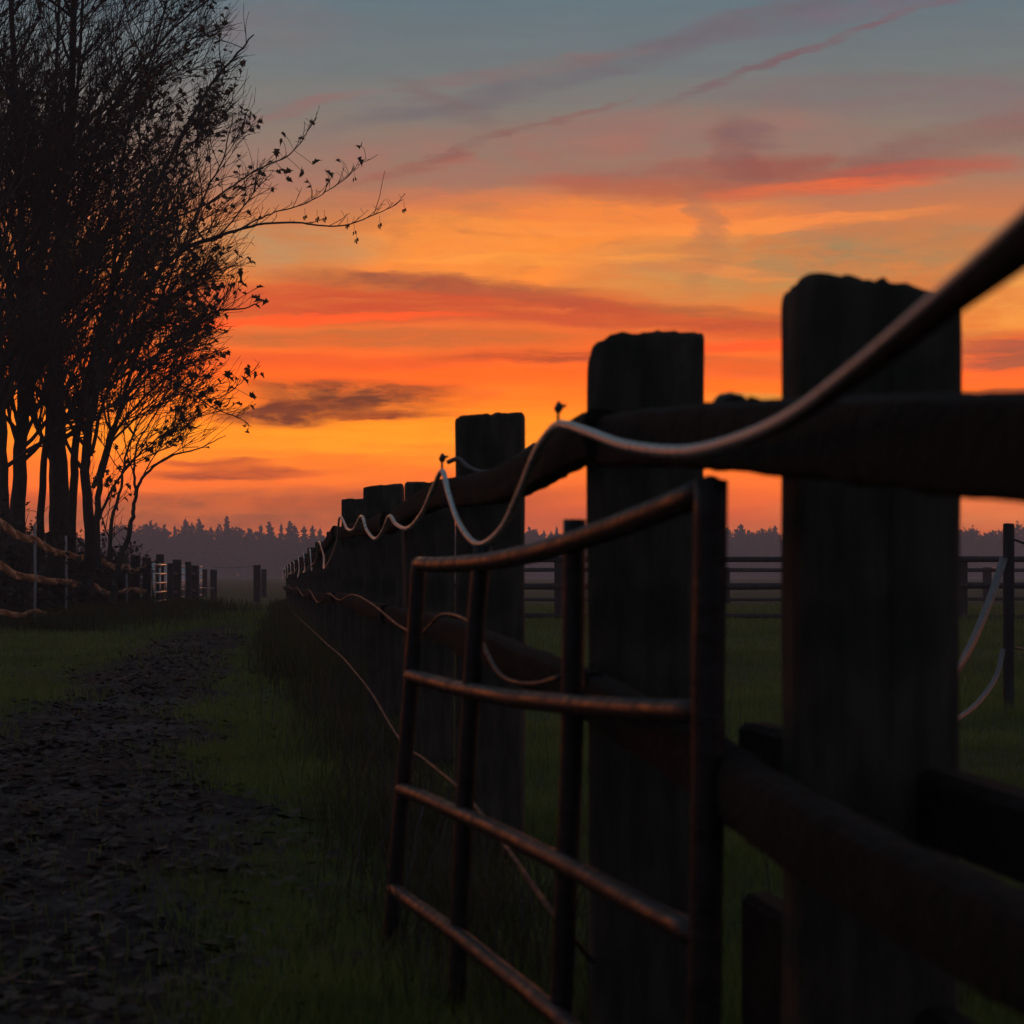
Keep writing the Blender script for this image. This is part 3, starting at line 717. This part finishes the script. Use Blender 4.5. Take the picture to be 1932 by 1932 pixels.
def finish(T, label, base, maxsingle, keep=.5, name='maple_tree'):
    rg = T.rg
    o = empty(name, label, 'tree', base); B = Vector(base)
    def sh(mb): mb.v = [(x - B.x, y - B.y, z - B.z) for x, y, z in mb.v]; return mb
    sh(T.trunk).obj('trunk', M['bark'], o, True); sh(T.br).obj('limbs', M['twig'], o, True)
    tag(sh(T.tw).obj('twigs', M['twig'], o), kind='stuff')
    lv = []
    for p, dv in T.leaves:
        c = clump(p); x, y = to_px(p)
        pr = keep * (.12 + .42 * max(0, c)) * (2.6 if x > interp(y, ENV) - 110 else .9) * (1.0 if y > 120 else .6)
        if rg.random() < pr: lv.append((p, dv, x - interp(y, ENV)))
    lv.sort(key=lambda q: -q[2])
    Vs, Ts, nb_ = [], [], 0
    for k, (p, dv, e) in enumerate(lv):
        s = rg.uniform(.065, .145); rot = leaf_rot(rg, dv); q = rg.randrange(4)
        if k < maxsingle and to_px(p)[0] > -10 and -10 < to_px(p)[1] < 1100:
            lo = link('leaf', LM[q], o); lo.matrix_local = Matrix.Translation(p - B) @ rot.to_4x4() @ Matrix.Scale(s, 4)
        else:
            v, f = LS[q]; A = (np.array(v) * s) @ np.array(rot).T + np.array(p - B)
            Vs.append(A); Ts.append(np.array(f) + nb_); nb_ += len(v)
    if Vs:
        fo = link('foliage', fast_mesh('foliage', np.concatenate(Vs), np.concatenate(Ts), M['leaf']), o); tag(fo, kind='stuff')
    return o, len(lv)

T1 = Tree(1)
stem(T1, [(8, 1130), (9, 1000), (6, 850), (0, 650), (-20, 350), (-45, 0), (-60, -250)], 33, .10, .03, nb=46, right=.6)
finish(T1, 'slim dark tree trunk at the left edge of the bare trees', gz(8, 33), 60)
T2 = Tree(2)
stem(T2, [(28, 1130), (33, 970), (39, 850), (45, 700), (42, 500), (30, 200), (8, -250)], 34, .155, .03, nb=50, lmax=3.0, right=.6)
stem(T2, [(40, 800), (66, 700), (95, 560), (120, 380), (150, 120), (165, -200)], 34, .06, .02, .6, nb=36, trunk=False, right=.6)
stem(T2, [(44, 720), (20, 560), (-10, 380), (-30, 120), (-40, -200)], 34, .06, .02, -.6, nb=34, trunk=False, right=.6)
stem(T2, [(44, 640), (80, 470), (90, 300), (110, 80), (110, -200)], 34.2, .05, .02, .5, nb=34, trunk=False, right=.5)
finish(T2, 'dark tree with a straight trunk second from the left edge', gz(28, 34), 100)
T3 = Tree(3)
stem(T3, [(112, 1140), (112, 1020), (110, 900), (104, 760), (103, 640), (112, 450), (132, 200), (150, -250)], 35, .225, .04, nb=48, lmax=3.2, right=.58)
stem(T3, [(134, 1060), (138, 940), (146, 820), (180, 650), (228, 500), (300, 340), (385, 180), (440, 110), (478, 66)], 34.6, .085, .010, -1.5, nb=27, lmax=2.2, right=.55)
stem(T3, [(74, 1060), (80, 920), (92, 790), (100, 600), (150, 380), (220, 190), (310, 70), (400, -6)], 35.3, .075, .012, -1.0, nb=40, lmax=2.4, trunk=False)
stem(T3, [(150, 800), (200, 620), (220, 440), (240, 250), (300, 60), (350, -150)], 35.5, .05, .015, .5, nb=22, lmax=2.2, trunk=False)
finish(T3, 'thickest dark tree of the bare clump, its heavy trunk behind the white stakes', gz(112, 35), 200)
T4 = Tree(4)
stem(T4, [(164, 1120), (170, 1000), (160, 890), (172, 780), (200, 680), (262, 560), (340, 475), (420, 445)], 33.5, .100, .028, -1.0, nb=22, lmax=2.2)
hb = stem(T4, [(405, 448), (470, 428), (500, 422), (560, 420), (610, 426), (655, 424), (700, 408), (735, 392), (762, 376)], 32.5, .024, .004, -.6, nb=0, trunk=False)
hc = stem(T4, [(440, 440), (475, 420), (520, 400), (570, 386), (615, 362), (650, 338), (690, 300)], 32.5, .016, .004, .3, nb=0, trunk=False)
hd = stem(T4, [(300, 420), (380, 390), (440, 350), (490, 318), (540, 296), (570, 265), (580, 245), (592, 232)], 32.8, .020, .004, -.5, nb=0, trunk=False)
hg = stem(T4, [(186, 1080), (184, 960), (196, 870), (216, 800), (262, 710), (330, 640), (400, 590), (460, 582), (500, 566)], 33.2, .060, .005, -.6, nb=24, lmax=1.7)
stem(T4, [(190, 900), (230, 760), (270, 640), (320, 520), (380, 380), (420, 300), (440, 220)], 33.9, .04, .008, .4, nb=24, lmax=1.8, trunk=False)
he = stem(T4, [(240, 670), (300, 705), (352, 735), (400, 768), (445, 786), (470, 800)], 33.0, .020, .005, -.3, nb=14, lmax=.9, trunk=False)
stem(T4, [(176, 920), (215, 820), (262, 760), (330, 700), (430, 655)], 33.4, .035, .006, -.5, nb=18, lmax=1.3, trunk=False)
stem(T4, [(186, 980), (222, 905), (270, 850), (340, 800), (430, 770)], 33.3, .028, .005, -.4, nb=18, lmin=.7, lmax=1.2, trunk=False)
stem(T4, [(170, 860), (200, 750), (260, 640), (340, 560), (440, 500)], 33.8, .035, .006, .3, nb=18, lmax=1.4, trunk=False)
hf = stem(T4, [(380, 760), (420, 748), (448, 728), (470, 706), (492, 690)], 32.9, .010, .004, 0, nb=0, trunk=False)
def twiglets(T, W, n, lo, hi, t0=.1, up=.6):
    rg = T.rg
    for j in range(n):
        t = t0 + (1 - t0) * (j + rg.random()) / n; i_ = min(int(t * (len(W) - 1)), len(W) - 2)
        td = (W[i_ + 1] - W[i_]).normalized(); L = rg.uniform(lo, hi)
        dv = (td * rg.uniform(.5, .9) + Vector((rg.uniform(-.2, .3), rg.uniform(-.5, .5), rg.uniform(-.4, 1) * up))).normalized()
        p = W[i_]; pts = [p]
        for s in range(4):
            dv = (dv + Vector((rg.uniform(-.12, .12), rg.uniform(-.12, .12), .10))).normalized(); pts.append(pts[-1] + dv * L / 4)
        T.tw.tube(pts, [.006, .005, .0045, .004, .0032], 4, cap=False)
        for s in (2, 3):
            if rg.random() < .7:
                e = pts[s] + Vector((rg.uniform(-.1, .1), rg.uniform(-.1, .1), rg.uniform(0, .12)))
                T.tw.tube([pts[s], e], [.004, .003], 3, cap=False)
twiglets(T4, hb, 16, .15, .40); twiglets(T4, hc, 18, .15, .38); twiglets(T4, hd, 15, .15, .38); twiglets(T4, hf, 7, .1, .25); twiglets(T4, he, 8, .15, .3)
T4.tw.tube([at(705, 405, 32), at(716, 372, 32), at(722, 340, 32), at(726, 322, 32)], [.006, .005, .004, .003], 4, cap=False)
t4, _n = finish(T4, 'bare tree whose long lowest branch reaches farthest right into the orange sky', gz(164, 33.5), 190)
hero = [(585, 231, 2), (456, 254, 2), (530, 251, 1.8), (530, 262, 1.2), (525, 281, 1.5), (563, 262, 1.3), (536, 327, 1.8), (541, 335, 1.2), (591, 311, 2.1), (574, 328, 1.8), (582, 341, 1.9), (586, 354, 1.6), (614, 322, 1.9), (614, 341, 1.8), (640, 300, 1.8),
        (682, 276, 2.2), (674, 298, 1.9), (449, 298, 1.6), (450, 318, 1.6), (440, 326, 1.5), (506, 568, 2.0), (490, 563, 2.0), (474, 562, 1.9), (482, 575, 1.3), (464, 557, 1.3), (455, 508, 2.0), (452, 530, 1.9), (437, 535, 1.7), (446, 550, 1.7),
        (468, 693, 2.0), (480, 700, 1.9), (490, 706, 1.5), (456, 711, 1.7), (444, 716, 1.8), (430, 712, 1.9), (470, 747, 1.7), (472, 764, 1.6), (442, 764, 1.6), (456, 766, 1.3), (466, 813, 1.5), (462, 806, 1.2), (420, 760, 1.7), (430, 700, 1.5)]
B4 = Vector(t4.location); rg = random.Random(44)
near_pts = hb + hc + hd + he + hf + hg
for x, y, s in hero:
    lo = link('leaf', LM[rg.choice((0, 1, 1, 3, 3))], t4)
    b_ = min(near_pts, key=lambda q: (to_px(q)[0] + 12 - x) ** 2 + (to_px(q)[1] - y) ** 2)
    q_ = at(x, y, b_.y + rg.uniform(-.08, .08))
    MB().tube([v - B4 for v in spline([b_, b_.lerp(q_, .55) + Vector((.02, 0, .03 if q_.z > b_.z else -.01)), q_], 3)], .0036, 4, cap=False).obj('stalk', M['twig'], t4)
    lo.matrix_local = Matrix.Translation(q_ - B4) @ leaf_rot(rg, Vector((.3, 0, -.1))).to_4x4() @ Matrix.Scale(.098 * s * rg.uniform(.75, 1.15), 4)
# winged seeds dangling below the long branch
def keys(px, py, n):
    mb = MB(); b = at(px, py, 32.1) - B4
    mb.tube([b + Vector((0, 0, .10)), b + Vector((.005, 0, .04)), b], .0028, 4)
    for k in range(n):
        a = k / n * 6.28; q = b + Vector((math.cos(a) * .02, math.sin(a) * .02, -.01 - .012 * k))
        mb.poly([q + Vector((0, 0, .015)), q + Vector((.012, .004, 0)), q + Vector((.010 + .01 * math.cos(a), .0, -.045)), q + Vector((-.006, -.004, -.04)), q + Vector((-.008, 0, 0)), q + Vector((.002, .008, -.015))],
                [(0, 1, 5), (1, 2, 5), (2, 3, 5), (3, 4, 5), (4, 0, 5), (0, 4, 3, 2, 1)])
    mb.obj('seed_cluster', M['leaf'], t4)
for x, y, n in ((762, 392, 4), (716, 420, 5), (672, 448, 5), (655, 422, 4), (598, 408, 5), (612, 408, 5), (575, 405, 4), (668, 435, 3), (350, 82, 4), (388, 160, 5), (668, 334, 3)): keys(x, y, n)
T5 = Tree(5)
stem(T5, [(212, 1140), (222, 1070), (240, 1020), (250, 975), (256, 935), (275, 895), (318, 862), (370, 848), (425, 822)], 31.5, .055, .005, .4, nb=9, lmin=.7, lmax=1.3, start=.45)
stem(T5, [(205, 1060), (212, 980), (228, 920), (240, 850), (275, 780), (340, 740)], 31.8, .035, .006, .2, nb=9, lmin=.7, lmax=1.3, start=.4)
stem(T5, [(256, 935), (252, 880), (262, 830), (300, 770), (330, 690)], 31.6, .025, .006, .1, nb=8, lmin=.6, lmax=1.2, start=.2, trunk=False)
stem(T5, [(224, 1065), (200, 1000), (185, 950), (190, 880)], 31.9, .02, .006, .1, nb=6, lmin=.5, lmax=.9, start=.2, trunk=False)
finish(T5, 'thin leaning sapling at the right foot of the bare trees', gz(212, 31.5), 40, .35, 'maple_sapling')
# thicket at the foot of the trees: a tangle nobody could count
TU = Tree(9); rg = TU.rg
for k in range(330):
    px = rg.uniform(-140, 235) if rg.random() < .8 else rg.uniform(160, 225)
    d = rg.uniform(interp(px, [(-60, 27), (65, 29.5), (124, 33), (178, 36.5), (238, 40)]), 43)
    b = gz(px, d); hmax = interp(px, [(-140, 1.6), (100, 1.5), (180, 1.3), (265, .9)])
    p = b.copy(); dv = Vector((rg.uniform(-.6, .6), rg.uniform(-.5, .5), 1)).normalized(); pts = [p]
    L = hmax * rg.uniform(.5, 1.15)
    for s in range(5):
        dv = (dv + Vector((rg.uniform(-.3, .3), rg.uniform(-.3, .3), -.04))).normalized(); p = p + dv * L / 5; pts.append(p)
        for _ in range(3):
            e = p + Vector((rg.uniform(-.3, .3), rg.uniform(-.3, .3), rg.uniform(-.1, .3)))
            TU.tw.tube([p, (p + e) / 2 + Vector((0, 0, .03)), e], [.006, .005, .003], 3, cap=False)
            if rg.random() < (.75 if px < 150 else .22): TU.leaves.append((e, dv))
    TU.tw.tube(pts, [.012, .011, .010, .008, .006, .004], 4, cap=False)
Vs, Ts, nb_ = [np.array(TU.tw.v)], [], 0
tri = []
for f in TU.tw.f: tri += [(f[0], f[1], f[2]), (f[0], f[2], f[3])]
Ts.append(np.array(tri)); nb_ = len(TU.tw.v)
for p, dv in TU.leaves:
    v, f = LS[rg.randrange(4)]; rot = leaf_rot(rg, dv)
    for _ in range(2):
        A = (np.array(v) * rg.uniform(.07, .13)) @ np.array(rot).T + np.array(p + Vector((rg.uniform(-.12, .12), rg.uniform(-.1, .1), rg.uniform(-.1, .1))))
        Vs.append(A); Ts.append(np.array(f) + nb_); nb_ += len(v)
th = link('undergrowth', fast_mesh('undergrowth', np.concatenate(Vs), np.concatenate(Ts), M['twig']))
tag(th, 'dark tangled undergrowth at the foot of the bare trees', 'undergrowth', kind='stuff')

# ------------------------------------------------------------------ far forest
def conifer(seed, h):
    rr = random.Random(seed); mb = MB(); nw = 26; fat = rr.uniform(.85, 1.3)
    mb.tube([(0, 0, h * .3), (rr.uniform(-.15, .15), 0, h * .9), (rr.uniform(-.1, .1), 0, h)], [.16, .07, .02], 4)
    for w in range(nw):
        t = w / nw; z = h * (.12 + .85 * t); L = h * .185 * fat * (1 - t) ** .62 * rr.uniform(.55, 1.3) + .15
        for k in range(9):
            a = rr.uniform(0, 6.28); l = L * rr.uniform(.45, 1.2); dx, dy = math.cos(a), math.sin(a); wd = .20 * l + .16
            b = Vector((0, 0, z)); e = Vector((dx * l, dy * l, z + l * rr.uniform(-.35, .28))); s = Vector((-dy, dx, 0)) * wd; m_ = b.lerp(e, .55)
            mb.poly([b + Vector((0, 0, .25)), m_ + s, e, m_ - s, m_ + Vector((0, 0, -.35 - .16 * l))], [(0, 1, 4), (1, 2, 4), (2, 3, 4), (3, 0, 4), (0, 3, 2, 1)])
    return mb.mesh('crown', M['far'])
def broadleaf(seed, h, w):
    rr = random.Random(seed); mb = MB(); lobes = [(Vector((rr.uniform(-.6, .6) * w, rr.uniform(-.5, .5) * w, h * rr.uniform(.35, .86))), rr.uniform(.26, .45) * w) for _ in range(11)]
    for k in range(620):
        c, r = rr.choice(lobes); v = Vector((rr.gauss(0, 1), rr.gauss(0, 1), rr.gauss(0, 1))).normalized() * r * rr.uniform(.7, 1.06); p = c + v; s = rr.uniform(.22, .62)
        if p.z > h: p.z = h - rr.uniform(0, .4)
        a = [p + Vector((rr.uniform(-1, 1), rr.uniform(-1, 1), rr.uniform(-1, 1))) * s for _ in range(4)]
        mb.poly(a, [(0, 1, 2), (0, 2, 3), (0, 3, 1), (1, 3, 2)])
    return mb.mesh('crown', M['far'])
CON = [conifer(k, 1.0 * 14) for k in range(7)]; BRO = [broadleaf(k, 11.5, 4.2) for k in range(5)]
trm = MB().tube([(0, 0, -.3), (0.05, 0, 5), (0, 0, 10.5)], [.28, .2, .05], 6).mesh('trunk', M['bark'])
frg = random.Random(21)
def far_tree(px, d, toppy, con, label, group):
    h = CAM_H + (HZ - toppy) / F * d
    o = empty('spruce_tree' if con else 'broadleaf_tree', label, 'tree', gz(px, d), group)
    me = frg.choice(CON if con else BRO); s = h / (14 if con else 11.5)
    c = link('crown', me, o); c.scale = (s * frg.uniform(.8, 1.05), s, s); c.rotation_euler = (0, 0, frg.uniform(0, 6.28))
    t = link('trunk', trm, o); t.scale = (s, s, s)
cons = [(350, 974), (362, 981), (376, 974), (398, 990), (412, 988), (452, 990), (470, 992), (492, 986), (508, 979), (531, 984), (547, 977), (556, 986), (574, 988), (590, 987), (604, 992), (330, 988), (310, 990),
        (1050, 989), (1026, 997), (1068, 994), (1010, 1000), (1462, 987), (1452, 992), (1398, 984), (1412, 995), (1100, 996), (1440, 997)]
far_tree(428, 505, 968, True, 'tallest pointed conifer on the hazy far forest skyline', None)
for x, y in cons:
    lab, grp = (('small hazy conifer on the far skyline left of the wooden fence', 'skyline conifers left of the fence') if x < 700 else
                ('hazy conifer on the far skyline seen between second and third fence posts', 'skyline conifers between second and third posts') if x < 1200 else
                ('hazy conifer on the far skyline seen between the two nearest posts', 'skyline conifers between the two nearest posts'))
    far_tree(x, 510 + frg.uniform(-6, 25), y, True, lab, grp)
for x, y in ((1905, 984), (1835, 989), (1868, 992), (1930, 990), (1808, 996), (1960, 986), (262, 980), (282, 986), (240, 985)):
    far_tree(x, 500 + frg.uniform(-8, 20), y, False, *(('round crowned hazy tree of the far wood beside the leaning sapling', 'round far trees by the sapling') if x < 700 else
             ('round crowned hazy tree of the far wood near the right edge', 'round far trees near the right edge')))
x = -900
while x < 2850:   # the closed front of the wood
    top = 996 + 5 * math.sin(x * .013) + frg.uniform(-5, 8)
    far_tree(x, 515 + frg.uniform(-12, 30), top, frg.random() < .12 and not -50 < x < 1932, *(('hazy low tree in the far wood left of the wooden fence', 'front trees of the far wood left of the fence') if x < 560 else
             ('hazy low tree in the far wood beyond the wooden fence', 'front trees of the far wood beyond the fence')))
    x += frg.uniform(17, 30)
mb = MB()
for k in range(14000):   # depth of the wood behind the front trees
    px = frg.uniform(-950, 2900); d = frg.uniform(520, 610); p = gz(px, d) + Vector((0, 0, 8.8 * frg.random() ** 1.5)); s = frg.uniform(1.0, 2.3)
    a = [p + Vector((frg.uniform(-1, 1), frg.uniform(-1, 1), frg.uniform(-1, 1))) * s for _ in range(4)]
    mb.poly(a, [(0, 1, 2), (0, 2, 3), (0, 3, 1), (1, 3, 2)])
tag(mb.obj('far_wood', M['far']), 'dense mass of the far wood behind its front trees', 'wood', kind='stuff')

# ------------------------------------------------------------------ grass, weeds, leaf litter
nr = np.random.default_rng(3)
def blades(name, x, y, h, w, m, lean=.45):
    n = len(x); a = nr.uniform(0, 2 * np.pi, n); la = nr.uniform(0, 2 * np.pi, n); ln = h * nr.uniform(.1, 1, n) * lean
    z0 = hills(x, y) * np.clip(60 / (np.abs(y) + 30), 0, 1) - .01
    dx, dy = np.cos(a) * w / 2, np.sin(a) * w / 2; lx, ly = np.cos(la) * ln, np.sin(la) * ln
    V = np.empty((n, 5, 3))
    V[:, 0] = np.stack([x - dx, y - dy, z0], 1); V[:, 1] = np.stack([x + dx, y + dy, z0], 1)
    V[:, 2] = np.stack([x + dx * .8 + lx * .35, y + dy * .8 + ly * .35, z0 + h * .6], 1); V[:, 3] = np.stack([x - dx * .8 + lx * .35, y - dy * .8 + ly * .35, z0 + h * .6], 1)
    V[:, 4] = np.stack([x + lx, y + ly, z0 + h], 1)
    b = (np.arange(n) * 5)[:, None, None]; T = np.array([[0, 1, 2], [0, 2, 3], [3, 2, 4]])[None] + b
    return link(name, fast_mesh(name, V.reshape(-1, 3), T.reshape(-1, 3), m))
n = 470000
d = 3.0 * (48 / 3.0) ** nr.random(n) ** 1.0
u = nr.uniform(-.34, .34, n); X = u * d
xr, xl = np.interp(d, *zip(*XR)), np.interp(d, *zip(*XL))
edge = .10 * np.sin(d * 2.1) + .08 * np.sin(d * 5.3 + X * 3)
on = (X < xr + edge - .02) & (X > xl + edge) & (d < 31)
ins = np.minimum(np.abs(X - (xr + edge - .02)), np.abs(X - (xl + edge)))
keep = ~on | (nr.random(n) < .03 + .6 * np.exp(-ins / .10))
patch = np.sin(X * 1.3 + 2) * np.sin(d * .9) + np.sin(X * 3.1 + d * 2.2) * .5
keep &= nr.random(n) < np.clip(.75 + .25 * patch, .5, 1)
d, X, patch = d[keep], X[keep], patch[keep]
h = nr.uniform(.03, .085, len(d)) * (1 + .35 * patch) * (1 + (d > 25) * .5); w = np.maximum(.0035, d * .00042)
tag(blades('grass', X, d, h, w, M['grass']), 'short damp grass of the verges and the field', 'grass', kind='stuff')
# longer weeds under the fence and by the tape fence
n = 17000
d = 3.2 * (42 / 3.2) ** (nr.random(n) ** .6); X = .50 - .117 * d + nr.normal(-.06, .13, n) - .25 * (np.abs(d - 20) < 6) * nr.random(n)
n2 = 22000
d2 = nr.uniform(27, 45, n2); X2 = np.interp(d2, [27, 45], [-6.5, -7.6]) + nr.normal(0, .8, n2)
d, X = np.concatenate([d, d2]), np.concatenate([X, X2])
h = nr.uniform(.08, .22, len(d)) * np.where(d > 12, 1.5, .8); w = np.maximum(.004, d * .0005)
ok = (X < np.interp(d, *zip(*XL)) - .1) | (X > np.interp(d, *zip(*XR)) + .12)
tag(blades('weeds', X[ok], d[ok], h[ok], w[ok], M['weed'], .6), 'dark rank weeds along the foot of the fences', 'weeds', kind='stuff')
n = 1500   # dry stalks round the posts and on the verge
d = 3.4 * (24 / 3.4) ** nr.random(n); X = .504 - .117 * d + np.where(nr.random(n) < .6, nr.normal(-.12, .10, n), nr.uniform(-.9, 1.6, n))
ok = X > np.interp(d, *zip(*XR)) + .15
tag(blades('dry_stalks', X[ok], d[ok], nr.uniform(.12, .34, n)[ok], np.maximum(.003, d[ok] * .0004), M['cord'], .5), 'thin dry stalks standing in the grass along the fence', 'stalks', kind='stuff')
# fallen leaves on the path
n = 11000
d = 3.2 * (26 / 3.2) ** nr.random(n); t = nr.normal(.5, .36, n)
xl, xr = np.interp(d, *zip(*XL)), np.interp(d, *zip(*XR)); X = xl + (xr - xl) * t
Vs, Ts, nb_ = [], [], 0
lr = random.Random(12)
for k in range(n):
    v, f = LS[lr.randrange(4)]; s = lr.choice((lr.uniform(.014, .034), lr.uniform(.03, .062)))
    rot = Matrix.Rotation(lr.uniform(0, 6.28), 3, 'Z') @ Matrix.Rotation(lr.uniform(-.35, .35), 3, 'X') @ Matrix.Rotation(lr.uniform(-.35, .35), 3, 'Y') @ Matrix.Diagonal((1, 1, lr.uniform(-.25, .45)))
    A = (np.array(v) * s) @ np.array(rot).T + np.array([X[k], d[k], float(hills(X[k], d[k])) + .026])
    Vs.append(A); Ts.append(np.array(f) + nb_); nb_ += len(v)
tag(link('leaf_litter', fast_mesh('leaf_litter', np.concatenate(Vs), np.concatenate(Ts), M['litter'])), 'dry fallen leaves strewn over the dirt path', 'leaf litter', kind='stuff')

# ------------------------------------------------------------------ evening haze
hb_ = MB().box((0, 318, 8.1), (1340, 760, 18.2))
hm = bpy.data.materials.new('haze'); hm.use_nodes = True
hm.node_tree.nodes.clear()
pv = hm.node_tree.nodes.new('ShaderNodeVolumePrincipled'); pv.inputs['Color'].default_value = (.88, .75, .80, 1); pv.inputs['Density'].default_value = .0016
pv.inputs['Anisotropy'].default_value = .25
oo = hm.node_tree.nodes.new('ShaderNodeOutputMaterial'); hm.node_tree.links.new(pv.outputs[0], oo.inputs['Volume'])
hz_ = hb_.obj('haze', hm); tag(hz_, 'thin violet evening haze over the field', 'haze', kind='stuff')
